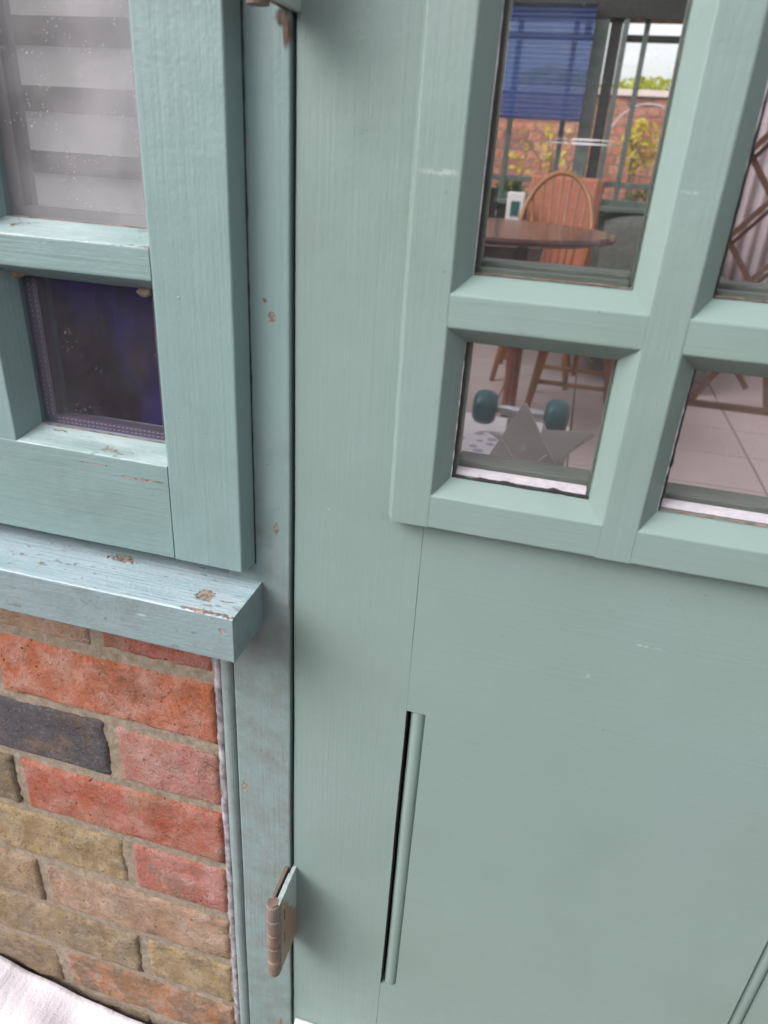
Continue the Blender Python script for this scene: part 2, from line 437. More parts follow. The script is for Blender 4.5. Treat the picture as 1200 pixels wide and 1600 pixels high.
rows = {  # row -> list of (length, colour, ruggedness) from the right
 0: [(.102, (.34, .105, .075), 1), (.215, (.36, .225, .16), 1)],
 1: [(.215, RED, 1.2), (.102, PINK, 1)],
 2: [(.102, (.38, .16, .13), 1.2), (.215, BLUE, 1)],
 3: [(.215, (.37, .108, .068), .7), (.102, BRN, 2)],
 4: [(.102, (.37, .13, .10), 1.2), (.215, YEL, 1.8)],
 5: [(.215, (.37, .23, .15), 1), (.102, (.30, .20, .12), 1)],
 6: [(.102, YEL, 1.2), (.215, (.28, .205, .12), 1.3)],
 7: [(.215, (.33, .16, .09), 1.6), (.102, (.24, .17, .10), 1.5)],
 8: [(.102, BRN, 2), (.215, (.17, .125, .08), 2)]}
pal = [RED, RED2, PINK, PINKB, BUFF, YEL, SALM, BRN]
brick_lib = {}
for r in range(9):
    zb = -.3785-PITCH*r; x = wx1; k = 0
    while x > wx0+.02:
        if k < 2: L, c, rug = rows[r][k]
        else: L = (.215, .102)[(r+k+1) % 2]; c = random.choice(pal); rug = 1.3
        L = min(L, x-wx0)
        h = .0662 if r else .0635
        if k < 2: me = brick_mesh(L, h, r*3.3+k*1.7, .0034 if k < 2 else .008, rug)
        else:
            key = round(L, 3)
            if key not in brick_lib: brick_lib[key] = brick_mesh(L, h, L*50, .008, 1.3)
            me = brick_lib[key]
        o = bpy.data.objects.new('brick', me); COL.objects.link(o); o.parent = wall
        o.location = Vector((x-L, .0005+random.uniform(-.0012, .0014), zb+H+random.uniform(-.0008, .0008)))-wloc(wall)
        o.rotation_euler = (0, random.uniform(-.004, .004), 0)
        o.color = (*c, 1)
        x -= L+.0095; k += 1
# ragged line of pale sealant between bricks and the quarter bead
vs = []; fs = []; nz = 240
for j in range(nz+1):
    z = -.315-(H-.315)*j/nz
    a = -.2294+.0014*fbm(z, 1, 0, 60, 5); b = -.2219+.0005*fbm(z, 5, 0, 110, 3); mdl = (a+b)/2+.001*noise.noise(Vector((z*150, 2, 2)))
    y1 = .003+.0012*fbm(z, 9, 0, 60, 5); y2 = .0008+.0009*fbm(z, 3, 0, 50, 5)
    vs += [(a-.001, .008, z), (a, y1, z), (mdl, y2, z), (b, y2+.0015, z), (b+.001, .008, z)]
for j in range(nz):
    for i in range(4):
        q = j*5+i; fs.append((q, q+1, q+6, q+5))
link('sealant_strip', mesh('sealant_strip', vs, fs, True), m_caulk, wall)

# ------------------------------------------------------------------ door post with quarter bead
post = thing('door_post', (-.185, .03, 0), 'blue green painted door post with rust stain and grimy lower end', 'post', 'door posts')
mb = MB(); prism(mb, 'z', [(-.2085, .055), (-.2085, -.003), (-.1610, -.003), (-.1610, .055)], -H+.001, 1.12, .0016); mb.build('upright', m_post, post, smooth=False)
pts = [(-.2215, .010)]+[(-.2152-.0063*math.cos(t), .002-.0060*math.sin(t)) for t in [R(a) for a in range(0, 181, 18)]]+[(-.2089, .010)]
mb = MB(); prism(mb, 'z', pts, -H+.001, -.3155, 0); mb.build('quarter_bead', m_post, post, smooth=False)
MB().box(-.161, -.1575, .016, .05, -H+.002, 1.1).build('door_stop', m_black, post)
# ------------------------------------------------------------------ window sill
sill = thing('window_sill', (-.7, -.02, H-.30), 'chunky painted timber sill with flaking pale top, above the bricks', 'sill')
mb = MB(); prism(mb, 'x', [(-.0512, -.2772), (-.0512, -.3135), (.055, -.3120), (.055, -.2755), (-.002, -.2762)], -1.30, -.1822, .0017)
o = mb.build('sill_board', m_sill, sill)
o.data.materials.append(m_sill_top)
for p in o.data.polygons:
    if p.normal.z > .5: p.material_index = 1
# ------------------------------------------------------------------ casement window
case = thing('casement_window', (-.7, .02, H-.27), 'blue green small paned casement window with misted glass above sill', 'window')
YF = -.018; INS = .0085
ZB, ZT = -.2615, .95
mb = MB(); prism(mb, 'z', [(-.242, YF), (-.1905, YF), (-.1865, -.0005), (-.1865, -.003+.03), (-.2505, .03), (-.2505, 0)], ZB, ZT, .0013); mb.build('stile', m_case_v, case)
# vertical glazing bars and horizontal rails between them
cols = [(-.360, -.2425)]
x = -.378
for k in range(5): cols.append((x-.1175, x)); x -= .1355
bars = [(cols[k+1][1], cols[k][0]) for k in range(5)]
for (a, b) in bars+[(cols[-1][0]-.05, cols[-1][0])]:
    mb = MB(); prism(mb, 'z', [(a, YF), (b, YF), (b+INS, 0), (b+INS, .03), (a-INS, .03), (a-INS, 0)], -.1905, ZT-.001, .0007)
    mb.build('glazing_bar', m_case_v, case)
rails = [(ZB, -.1905, 'bottom_rail'), (-.072, -.0535, 'cross_rail'), (.27, .29, 'cross_rail'), (ZT-.06, ZT, 'top_rail')]
for (a, b, nm) in rails:
    for (x0, x1) in (cols if nm != 'bottom_rail' else [(cols[-1][0]-.05, cols[0][1])]):
        lo = a if nm == 'bottom_rail' else a-INS; hi = b if nm == 'top_rail' else b+INS
        prof = [(YF, b)]+([(0, hi), (.03, hi)] if nm != 'top_rail' else [(.03, b)])+([(.03, lo), (0, lo)] if nm != 'bottom_rail' else [(.03, a)])+[(YF, a)]
        mb = MB(); prism(mb, 'x', prof, x0, x1 if x0 != cols[0][0] else x1+.0001, .0011)
        o = mb.build(nm, m_case_h, case)
        o.data.materials.append(m_bevel)
        for p in o.data.polygons:
            if p.normal.z > .35: p.material_index = 1
# glass, spacers, putty crumbs
rowz = [(-.1905, -.072), (-.0535, .27), (.29, ZT-.06)]
for ci, (x0, x1) in enumerate(cols):
    for ri, (z0, z1) in enumerate(rowz):
        p = MB().box(x0-.0, x1+.0, .0008, .0035, z0+.002, z1-.002).build('pane', m_fog if ri else m_darkglass, case)
        if ci < 2 and ri < 2:
            a, b, c, d = x0+INS, x1-INS, z0+INS, z1-INS
            sp = MB().box(a-.001, a+.010, .0042, .012, c, d).box(a+.010, b, .0042, .012, c-.001, c+.0062).box(b-.006, b+.001, .0042, .012, c+.0062, d).build('spacer_bar', m_spacer, p)
            if ri == 0:
                mb = MB(); z = c+.006
                while z < d:
                    for xx in (a+.0032, a+.0072): mb.box(xx, xx+.0005, .0040, .00425, z, z+.0017)
                    z += .0034
                xx = a+.011
                while xx < b:
                    for zz in (c+.0016, c+.0044): mb.box(xx, xx+.0018, .0040, .00425, zz, zz+.0005)
                    xx += .0034
                mb.build('perforation', m_dash, p)
# dried putty lumps in the corners of the lower pane
def lump(name, c, r, mat, parent, seed=1, n=14):
    bm = bmesh.new(); bmesh.ops.create_icosphere(bm, subdivisions=3, radius=1)
    for v in bm.verts:
        k = 1+.35*noise.noise(v.co*1.7+Vector((seed, 0, 0)))+.15*noise.noise(v.co*5+Vector((0, seed, 0)))
        v.co = Vector((c[0]+v.co.x*r[0]*k, c[1]+v.co.y*r[1]*k, c[2]+v.co.z*r[2]*k))
    me = bpy.data.meshes.new(name); bm.to_mesh(me); bm.free(); return link(name, me, mat, parent)
m_nest = plain('crumbly beige cocoon', (.25, .18, .14), .95, 180, .35, bump=.002)
lump('putty_lump', (-.3515, -.001, -.079), (.009, .004, .0032), m_nest, case, 2)
lump('putty_lump', (-.2575, -.001, -.082), (.0055, .003, .0028), m_nest, case, 5)
# thin dirt and dried putty line where the glass meets each bevel
def ragged_line(name, x0, x1, z, th, y, mat, parent, seed=0, n=90, prob=1.0):
    vs = []; fs = []
    for i in range(n+1):
        x = x0+(x1-x0)*i/n; t = th*(.55+.9*abs(fbm(x+seed, 0, 0, 70, 4))); zz = z+th*.35*noise.noise(Vector((x*60, seed, 0)))
        vs += [(x, y, zz-t*.5), (x, y-.0006, zz), (x, y, zz+t*.5)]
    for i in range(n):
        if prob < 1 and noise.noise(Vector((i*.11, seed, 4))) > prob: continue
        q = i*3; fs += [(q, q+3, q+4, q+1), (q+1, q+4, q+5, q+2)]
    return link(name, mesh(name, vs, fs), mat, parent)
m_putty = plain('dried brown putty', (.20, .125, .10), .9, 220, .7, bump=.002)
ragged_line('putty_line', -.352, -.2425, -.0535+INS, .0013, -.0003, m_putty, case, 3)
ragged_line('putty_line', -.352, -.2425, -.1905+INS, .0011, -.0003, m_putty, case, 7)
vs = []; fs = []
for j in range(181):
    z = ZB+.33*j/180; w = .0001+.0006*abs(fbm(z, 2, 0, 50, 4))
    vs += [(-.1870-w*.4, -.0042, z), (-.1866+w, -.0036, z)]
for j in range(180): fs.append((2*j, 2*j+1, 2*j+3, 2*j+2))
link('open_joint', mesh('open_joint', vs, fs), m_black, case)
# black strip standing in for the shadow under the casement
MB().box(-1.2, -.1869, .006, .03, -.2758, ZB-.0003).build('gap_shade', m_black, case)

# ------------------------------------------------------------------ door
door = thing('entrance_door', (.1, .02, 0), 'sage green painted door with small splayed panes and grooved lower panel', 'door')
DX0, DX1 = -.1587, .372; DB, DT = -.872, 1.09
mb = MB(); prism(mb, 'z', [(DX0, 0), (-.06955, 0), (-.06955, .04), (DX0, .04)], DB, DT, .0002); mb.build('stile', m_door_v, door)
mb = MB(); prism(mb, 'z', [(.306, 0), (DX1, 0), (DX1, .04), (.306, .04)], DB, DT, .0009); mb.build('stile', m_door_v, door)
# lower panel in pieces round the two slots
gz0, gz1 = -.709, -.366; px0 = -.0695
def slab(mb, x0, x1, z0, z1): return mb.box(x0, x1, 0, .04, z0, z1)
mb = MB(); slab(mb, px0+.0148, .2195, gz0, gz1); slab(mb, .2320, .3058, gz0, gz1); slab(mb, px0, .3058, gz1, -.190); slab(mb, px0, .3058, DB, gz0)
mb.box(px0, px0+.0149, .030, .04, gz0, gz1); mb.box(.2195, .232, .030, .04, gz0, gz1)
mb.build('lower_panel', m_door_h, door)
m_beadp = m_door_v
for gx, w in ((px0, .0148), (.2195, .0125)):
    cx = gx+w*.575; rr = w*.42
    pr = [(cx-rr, .030)]+[(cx-rr*math.cos(R(a)), 0.0070-rr*.9*math.sin(R(a))) for a in range(0, 181, 15)]+[(cx+rr, .030)]
    mb = MB(); prism(mb, 'z', pr, gz0+.0005, gz1-.0005, 0); o = mb.build('bead_strip', m_beadp, door)
    MB().box(gx+.0001, gx+.0009, .0016, .0298, gz0+.0005, gz1-.0005).build('slot_edge', m_black, door)
# raised glazing frame
YD = -.012; DI = .0095
dcol = [(-.065, .0375), (.0575, .160), (.180, .2825)]
verts_ = [(-.0893, -.065, 1, 0), (.0375, .0575, 0, 0), (.160, .180, 0, 0), (.2825, .3068, 0, 1)]
fz0, fz1 = -.2045, 1.02
drow = [(-.183, -.080), (-.0625, .300), (.318, .66), (.678, 1.0)]
hol = []
for (a, b, le, re) in verts_:
    l = [(a-.0045, 0), (a-.0045, -.0006)] if le else [(a-DI, .036), (a-DI, 0)]
    r = [(b+.0045, -.0006), (b+.0045, 0)] if re else [(b+DI, 0), (b+DI, .036)]
    if le: prof = [(a-.0045, -.0002), (a, YD), (b, YD), (b+DI, 0), (b+DI, .036), (a+.021, .036), (a+.021, -.0002)]
    elif re: prof = [(a-DI, .036), (a-DI, 0), (a, YD), (b, YD), (b+.0045, -.0002), (b-.001, -.0002), (b-.001, .036)]
    else: prof = [(a-DI, .036), (a-DI, 0), (a, YD), (b, YD), (b+DI, 0), (b+DI, .036)]
    mb = MB(); prism(mb, 'z', prof, fz0, fz1, .0009); mb.build('glazing_bar', m_door_v, door)
rz = [(fz0, -.183), (-.080, -.0625), (.300, .318), (.66, .678), (1.0, fz1)]
for k, (a, b) in enumerate(rz):
    for (x0, x1) in dcol:
        prof = []
        prof += [(YD, a), (YD, b)]
        prof += [(0, b+DI), (.036, b+DI)] if k < 4 else [(.036, b)]
        prof += [(.036, a-DI), (0, a-DI)] if k > 0 else [(.036, a+.016), (-.0002, a+.016), (-.0002, a-.001)]
        mb = MB(); prism(mb, 'x', prof, x0-.00005, x1+.00005, .0009)
        mb.build('glazing_bar' if 0 < k < 4 else 'frame_rail', m_door_h, door)
# panes
for ci, (x0, x1) in enumerate(dcol):
    for ri, (z0, z1) in enumerate(drow):
        a, b, c, d = x0+DI, x1-DI, z0+DI, z1-DI
        p = MB().box(a+.0005, b-.0005, .0016, .0046, c+.0012, d-.0005).build('pane', m_glass, door)
        if ri > 1: continue
        MB().box(a+.0005, b-.0005, .0130, .0160, c+.0012, d-.0005).build('inner_pane', m_glass_in, p)
        MB().box(a+.0022, b-.0022, .0048, .0125, c+.0008, c+.0034).build('sealing_strip', m_white if ri == 0 else m_insidebead, p)
        MB().box(a+.0004, a+.0022, .0048, .0125, c, d).box(b-.0012, b-.0002, .0048, .0125, c, d).build('side_spacer', m_insidebead, p)
        MB().cbox(a+.0005, b-.0005, .0165, .034, c-.001, c+.0060, .0012).build('inner_bead', m_insidebead, p)
        ragged_line('putty_line', a, b, c+.0009, (.0036 if ri == 0 and ci == 0 else .0011), .0010, m_black if ri == 0 and ci == 0 else m_putty, p, 1.3*ci+ri)
        vs = []; fs = []
        for j in range(81):
            z = c+(d-c)*j/80; w = .0006+.0014*abs(fbm(z+ci, 0, ri, 60, 4))
            vs += [(a+.0003, .0006, z), (a+.0005+w, .0008, z)]
        for j in range(80): fs.append((2*j, 2*j+1, 2*j+3, 2*j+2))
        link('gasket', mesh('gasket', vs, fs), m_black, p)
        vs = []; fs = []
        for j in range(81):
            z = c+(d-c)*j/80; w = .0002+.0007*abs(fbm(z*1.3+ci, 4, ri, 70, 4))
            vs += [(a-.0003, .0002, z), (a-.0002+w, .0003, z)]
        for j in range(80): fs.append((2*j, 2*j+1, 2*j+3, 2*j+2))
        link('glazing_tape', mesh('glazing_tape', vs, fs), m_white, p)
# weather board at the foot of the door
mb = MB(); prism(mb, 'x', [(0, -.812), (-.006, -.813), (-.036, -.842), (-.036, -.868), (0, -.868)], -.156, .368, .0025); mb.build('weather_board', paint('pale weather board paint', (.55, .60, .58), 'x', grime=.3), door)
# hinges
m_rust = Mat('rusty hinge', .55)
_P = m_rust.pos(); _n = m_rust.noise(_P, 90, 5, .6); _k = m_rust.noise(m_rust.pos((1, 1, .5)), 35, 4)
_c = m_rust.mix(m_rust.ramp(_n, .35, .65), (.11, .078, .062), (.20, .135, .10)); _c = m_rust.mix(m_rust.ramp(_k, .52, .6, 0, .85), _c, (.14, .125, .12))
m_rust.color(_c); m_rust.bump(_n, .0006); m_rust = m_rust.m
m_leaf = Mat('painted hinge leaf', .45)
_P = m_leaf.pos(); _n = m_leaf.noise(_P, 70, 5, .6)
sx = m_leaf.n.new('ShaderNodeSeparateXYZ'); m_leaf.l.new(m_leaf.geo.outputs['Position'], sx.inputs[0])
_k = m_leaf.math('ADD', m_leaf.math('MULTIPLY', sx.outputs[2], 14), m_leaf.math('MULTIPLY', sx.outputs[1], 22))
_k = m_leaf.math('ADD', _k, m_leaf.math('MULTIPLY', _n, .9))
_k2 = m_leaf.ramp(_k, (H-.61)*14-.35+.45, (H-.61)*14-.25+.45)
m_leaf.color(m_leaf.mix(_k2, (.30, .20, .14), (.36, .43, .41))); m_leaf.bump(_n, .0005); m_leaf = m_leaf.m
m_pale = plain('bare pale hinge end', (.36, .40, .41), .45, 120, .35)
def hinge(z0, z1):
    kx, ky, r = -.1625, -.0375, .0066
    body = MB().cbox(-.1598, -.1562, -.037, .02, z0, z1, .0006).build('hinge', m_leaf, door)
    MB().cbox(-.1660, -.1627, -.035, .004, z0+.001, z1+.001, .0006).build('frame_leaf', m_rust, body)
    n = 5; hh = (z1-z0)/n
    for k in range(n):
        a = z0+k*hh; b = a+hh-.0011
        MB().lathe([(r*.86, a), (r, a+.0012), (r, b-.0012), (r*.86, b)], (kx, ky, 0), 20).build('knuckle', m_rust, body, smooth=False)
    MB().lathe([(r*.80, z0-.0035), (r*.86, z0), (r*.7, z1), (r*.70, z1+.0005)], (kx, ky, 0), 20).build('pin', m_rust, body)
    MB().cbox(-.1606, -.1563, -.0385, -.008, z1-.0012, z1+.0004, .0004).build('end_plate', m_pale, body)
    mb = MB()
    for zz in (z0+.030, z0+.062): mb.box(-.15625, -.15600, -.0290, -.0278, zz, zz+.014)
    mb.build('leaf_slot', m_black, body)
hinge(-.672, -.576); hinge(.0635, .160)

# top beam, right hand post and threshold close the doorway
beam = MB().cbox(-1.25, .45, -.004, .06, 1.13, 1.27, .003).build('lintel_beam', m_case_h); tag(beam, 'painted timber beam over door and window', 'beam')
p2 = MB().cbox(.3755, .44, -.003, .06, -H+.002, 1.129, .002).build('door_post', m_post); tag(p2, 'right hand door post beyond the panes', 'post', 'door posts')
thr = MB().cbox(-.1600, .3745, -.01, .10, -H+.001, DB-.004, .003).build('threshold', plain('timber threshold', (.20, .15, .11), .7)); tag(thr, 'timber threshold under the green door', 'threshold')

# ------------------------------------------------------------------ white dust sheet heaped against the wall
m_sheet = Mat('white cotton sheet', .9, .2)
_P = m_sheet.pos(); _n = m_sheet.noise(_P, 500, 3); m_sheet.color(m_sheet.mix(m_sheet.ramp(m_sheet.noise(_P, 25, 5), .3, .7), (.60, .55, .60), (.68, .63, .68)))
m_sheet.bump(_n, .0006); m_sheet.bump(m_sheet.noise(m_sheet.pos((1, .3, 1)), 90, 4), .002); m_sheet = m_sheet.m
nx, ny = 150, 90; vs = []; fs = []
for j in range(ny+1):
    for i in range(nx+1):
        x = -1.05+.78*i/nx; t = j/ny
        y = -.004-.46*t
        edge = -.893-.042*(x+.541)/.192          # height of the heap along the wall
        edge = min(-.885, max(-.955, edge))+.004*noise.noise(Vector((x*25, 0, 0)))
        k = math.exp(-t/.28)
        z = -H+.006+(edge+H)*k
        z += .010*math.sin((y+.25*x)*60+2*noise.noise(Vector((x*5, y*5, 0))))*math.exp(-((t-.22)/.25)**2)*.7
        z += .006*fbm(x, y, 1, 9, 4)*min(1, t*6)
        y -= .05*max(0, x+.36)*0
        vs.append((x, y, max(z, -H+.003)))
for j in range(ny):
    for i in range(nx):
        a = j*(nx+1)+i; fs.append((a, a+nx+1, a+nx+2, a+1))
sheet = link('dust_sheet', mesh('dust_sheet', vs, fs, True), m_sheet)
so_ = sheet.modifiers.new('thickness', 'SOLIDIFY'); so_.thickness = .0025; so_.offset = -1
tag(sheet, 'white cotton dust sheet rucked up at the foot of the brick wall', 'dust sheet')

# ================================================================== behind the casement
m_slat = plain('grey white blind slat', (.165, .165, .175), .5, 20, .06)
bl = thing('venetian_blind', (-.5, .10, H+.5), 'pale grey venetian blind behind the misted window', 'blind')
sl_me = None
for k in range(26):
    z = -.037+.041*k
    if z > .9: break
    if sl_me is None:
        vs = []; fs = []
        for i in range(9):
            u = (i/8-.5)*.030; b = .0060*math.cos(u/.03*math.pi)
            for x in (-1.12, -.215):
                vs.append((x+.5, u*math.cos(R(58))+b*.3, u*math.sin(R(58))*1+b))
        for i in range(8): fs.append((2*i, 2*i+1, 2*i+3, 2*i+2))
        sl_me = mesh('slat', vs, fs, True); sl_me.materials.append(m_slat)
    o = bpy.data.objects.new('slat', sl_me); COL.objects.link(o); o.parent = bl; o.location = (0, 0, z-.5)
for x in (-.235, -.45, -.75): MB().tube([(x, .087, -.06), (x, .087, .95)], .0009, 6).build('ladder_cord', m_white, bl)
MB().cbox(-1.12, -.215, .08, .13, .93, .96, .002).build('head_rail', m_slat, bl)
m_pane_dark = plain('dark window recess', (.085, .085, .09), .9)
m_purple = Mat('purple black cloth', .8)
_P = m_purple.pos(); _n = m_purple.noise(m_purple.pos((1, 1, .8)), 14, 4, .5, 1.5); _q = m_purple.noise(_P, 7, 3)
_c = m_purple.mix(m_purple.ramp(_n, .50, .70), (.006, .005, .014), (.055, .03, .06)); _c = m_purple.mix(m_purple.ramp(_q, .45, .62), _c, (.028, .016, .20)); m_purple.color(_c); m_purple = m_purple.m
vs = []; fs = []; nx, nz = 90, 24
for j in range(nz+1):
    for i in range(nx+1):
        x = -1.2+1.02*i/nx; z = -.32+.30*j/nz
        vs.append((x, .17+.018*math.sin(x*38+2*noise.noise(Vector((x*6, z*6, 0))))+.012*fbm(x, z, 0, 14, 3), z))
for j in range(nz):
    for i in range(nx):
        a = j*(nx+1)+i; fs.append((a, a+1, a+nx+2, a+nx+1))
cur = link('window_curtain', mesh('window_curtain', vs, fs, True), m_purple)
cur.modifiers.new('thickness', 'SOLIDIFY').thickness = .003
tag(cur, 'dark purple cloth seen through the lower window pane', 'cloth')
bay = thing('bay_lining', (-.7, .2, H-.3), 'dark inner lining of the window bay', 'wall')
MB().box(-1.25, -.185, .26, .30, FL, 1.1).build('back_board', m_pane_dark, bay)
MB().box(-.185, -.165, .056, .30, FL, 1.1).build('side_board', plain('lining side', (.30, .30, .28), .8), bay)
MB().box(-1.27, -1.25, .02, .30, FL, 1.1).build('end_board', m_pane_dark, bay)

# ================================================================== conservatory room
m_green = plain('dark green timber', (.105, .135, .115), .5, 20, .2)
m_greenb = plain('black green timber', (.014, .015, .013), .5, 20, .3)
m_plaster = plain('warm plaster wall', (.40, .33, .29), .9, 4, .1)
room = thing('conservatory', (0, 2.2, FL+H), 'conservatory room with green window frames seen through the door panes', 'conservatory')
YW = 4.20
win = thing('garden_window', (0, YW, FL+H), 'dark green framed window at the far end of the room', 'window')
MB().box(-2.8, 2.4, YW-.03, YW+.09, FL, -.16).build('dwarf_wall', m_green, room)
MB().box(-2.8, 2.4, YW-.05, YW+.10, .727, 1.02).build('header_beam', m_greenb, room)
MB().box(-2.82, -2.40, .30, YW+.09, FL, 1.02).build('side_wall', m_plaster, room)
MB().box(1.95, 2.4, .07, YW-.06, FL, 1.02).build('side_wall', m_plaster, room)
MB().box(.45, 1.94, .0, .07, FL, 1.25).build('front_wall', m_plaster, room)
MB().box(-2.8, -1.26, .0, .07, FL, 1.25).build('front_wall', m_plaster, room)
for xr in [-2.3+.75*k for k in range(6)]:
    MB().add([(xr-.03, .08, 1.30), (xr+.03, .08, 1.30), (xr+.03, YW, 1.02), (xr-.03, YW, 1.02), (xr-.03, .08, 1.40), (xr+.03, .08, 1.40), (xr+.03, YW, 1.12), (xr-.03, YW, 1.12)],
             [(0,1,2,3), (4,5,6,7), (0,1,5,4), (1,2,6,5), (2,3,7,6), (3,0,4,7)]).build('rafter', m_green, room)
m_roof = Mat('roof sheet'); m_roof.n.remove(m_roof.b)
_t = m_roof.n.new('ShaderNodeBsdfTransparent'); _t.inputs[0].default_value = (.8, .8, .82, 1); m_roof.l.new(_t.outputs[0], m_roof.n['Material Output'].inputs[0]); m_roof = m_roof.m
MB().add([(-2.6, .02, 1.41), (2.2, .02, 1.41), (2.2, YW+.1, 1.125), (-2.6, YW+.1, 1.125)], [(0, 1, 2, 3)]).build('roof_sheet', m_roof, room)
# far window bars
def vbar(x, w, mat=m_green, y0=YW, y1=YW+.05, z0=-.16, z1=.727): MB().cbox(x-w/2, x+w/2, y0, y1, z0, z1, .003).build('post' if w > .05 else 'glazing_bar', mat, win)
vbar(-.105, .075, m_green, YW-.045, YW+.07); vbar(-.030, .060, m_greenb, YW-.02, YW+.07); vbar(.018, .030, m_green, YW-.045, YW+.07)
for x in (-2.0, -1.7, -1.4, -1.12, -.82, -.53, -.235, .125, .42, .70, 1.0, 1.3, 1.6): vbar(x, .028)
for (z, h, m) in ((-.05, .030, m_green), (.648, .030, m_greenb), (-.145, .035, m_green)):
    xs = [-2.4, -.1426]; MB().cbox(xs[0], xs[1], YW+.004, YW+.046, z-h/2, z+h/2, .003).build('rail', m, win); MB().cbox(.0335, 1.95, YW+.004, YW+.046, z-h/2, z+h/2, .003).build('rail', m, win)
MB().box(-2.4, -.143, YW+.02, YW+.024, -.13, .72).build('window_glass', m_clean, win)
MB().box(.034, 1.95, YW+.02, YW+.024, -.13, .72).build('window_glass', m_clean, win)
MB().cbox(-2.39, 1.94, YW-.16, YW-.031, -.185, -.162, .004).build('ledge', m_green, win)
# blue pleated blind
m_blue = Mat('blue pleated paper', .8); m_blue.color((.11, .19, .46)); m_blue.b.inputs['Roughness'].default_value = .8
_n, _l = m_blue.n, m_blue.l
_tl = _n.new('ShaderNodeBsdfTranslucent'); _tl.inputs[0].default_value = (.20, .33, .66, 1); _m1 = _n.new('ShaderNodeMixShader'); _m1.inputs[0].default_value = .5
_l.new(m_blue.b.outputs[0], _m1.inputs[1]); _l.new(_tl.outputs[0], _m1.inputs[2])
_tp = _n.new('ShaderNodeBsdfTransparent'); _tp.inputs[0].default_value = (.5, .62, .85, 1); _m2 = _n.new('ShaderNodeMixShader'); _m2.inputs[0].default_value = .16
_l.new(_m1.outputs[0], _m2.inputs[1]); _l.new(_tp.outputs[0], _m2.inputs[2]); _l.new(_m2.outputs[0], _n['Material Output'].inputs[0]); m_blue = m_blue.m
bb = thing('pleated_blind', (-.35, 4.08, H+.77), 'blue pleated blind half lowered over the far window', 'blind')
vs = []; fs = []; NP = 22
for k in range(2*NP+1):
    z = .765-.505*k/(2*NP); y = 4.07+(.011 if k % 2 else -.011)
    vs += [(-.578, y, z), (-.140, y, z)]
for k in range(2*NP): fs.append((2*k, 2*k+1, 2*k+3, 2*k+2))
link('pleated_cloth', mesh('pleated_cloth', vs, fs), m_blue, bb)
m_navy = plain('navy rail', (.03, .035, .13), .5)
MB().cbox(-.580, -.138, 4.055, 4.085, .245, .262, .003).build('bottom_rail', m_navy, bb)
MB().cbox(-.580, -.138, 4.05, 4.09, .765, .80, .003).build('head_rail', m_greenb, bb)
MB().box(-.186, -.150, 4.084, 4.088, .63, .69).build('amber_patch', plain('amber glass patch', (.55, .36, .06), .4), win)

# garden wall beyond, one object per brick
gw = thing('garden_wall', (0, 6.9, 0), 'red brick garden wall with pale coping beyond the far window', 'wall')
GY = 6.8
MB().box(-3.2, 3.2, GY+.006, GY+.22, -H, .60).build('mortar', plain('garden wall mortar', (.30, .235, .18), .95, 40, .2), gw)
gl = {}
for L in (.215, .1025):
    for s_ in (0, 1):
        me = mesh('brick', *(lambda b: (b.v, b.f))(MB().box(0, L, -.003*s_, .05, 0, .064))); me.materials.append(m_brick); gl[(L, s_)] = me
nb = 0
for r in range(15):
    z = .535-.0755*r
    x = -.98+(.056 if r % 2 else 0); k = r
    while x < 1.35:
        L = .215 if k % 2 else .1025
        o = bpy.data.objects.new('brick', gl[(L, nb % 2)]); COL.objects.link(o); o.parent = gw
        o.location = Vector((x, GY, z+H))-wloc(gw)
        c = random.choice([(.40, .12, .07), (.44, .17, .10), (.34, .11, .08), (.47, .23, .14), (.26, .10, .08), (.42, .15, .09)])
        o.color = (*c, 1); x += L+.0105; k += 1; nb += 1
print('garden bricks', nb)
MB().cbox(-3.2, 3.2, GY-.03, GY+.25, .602, .650, .006).build('coping', plain('pale coping stone', (.62, .52, .50), .8, 8, .1), gw)
# leaves
def leafmat(name, c):
    m = Mat(name, .5); oi = m.noise(m.pos(), 9, 3); m.color(m.mix(m.ramp(oi, .35, .65), tuple(q*.7 for q in c), tuple(q*1.35 for q in c)))
    t = m.n.new('ShaderNodeBsdfTranslucent'); t.inputs[0].default_value = (*[min(1, q*2.0) for q in c], 1); x = m.n.new('ShaderNodeMixShader'); x.inputs[0].default_value = .35
    m.l.new(m.b.outputs[0], x.inputs[1]); m.l.new(t.outputs[0], x.inputs[2]); m.l.new(x.outputs[0], m.n['Material Output'].inputs[0]); return m.m
def leaves(name, n, fn, size, mat, parent):
    vs = []; fs = []
    for i in range(n):
        c = Vector(fn()); e = Euler((random.uniform(-1, 1), random.uniform(-1, 1), random.uniform(0, 6.28))).to_matrix(); s = size*random.uniform(.6, 1.3)
        b = len(vs)
        for q in ((-.5, 0, 0), (0, .28, .06), (.55, 0, 0), (0, -.28, .06)): vs.append(c+e @ (Vector(q)*s))
        fs.append((b, b+1, b+2, b+3))
    return link(name, mesh(name, vs, fs), mat, parent)
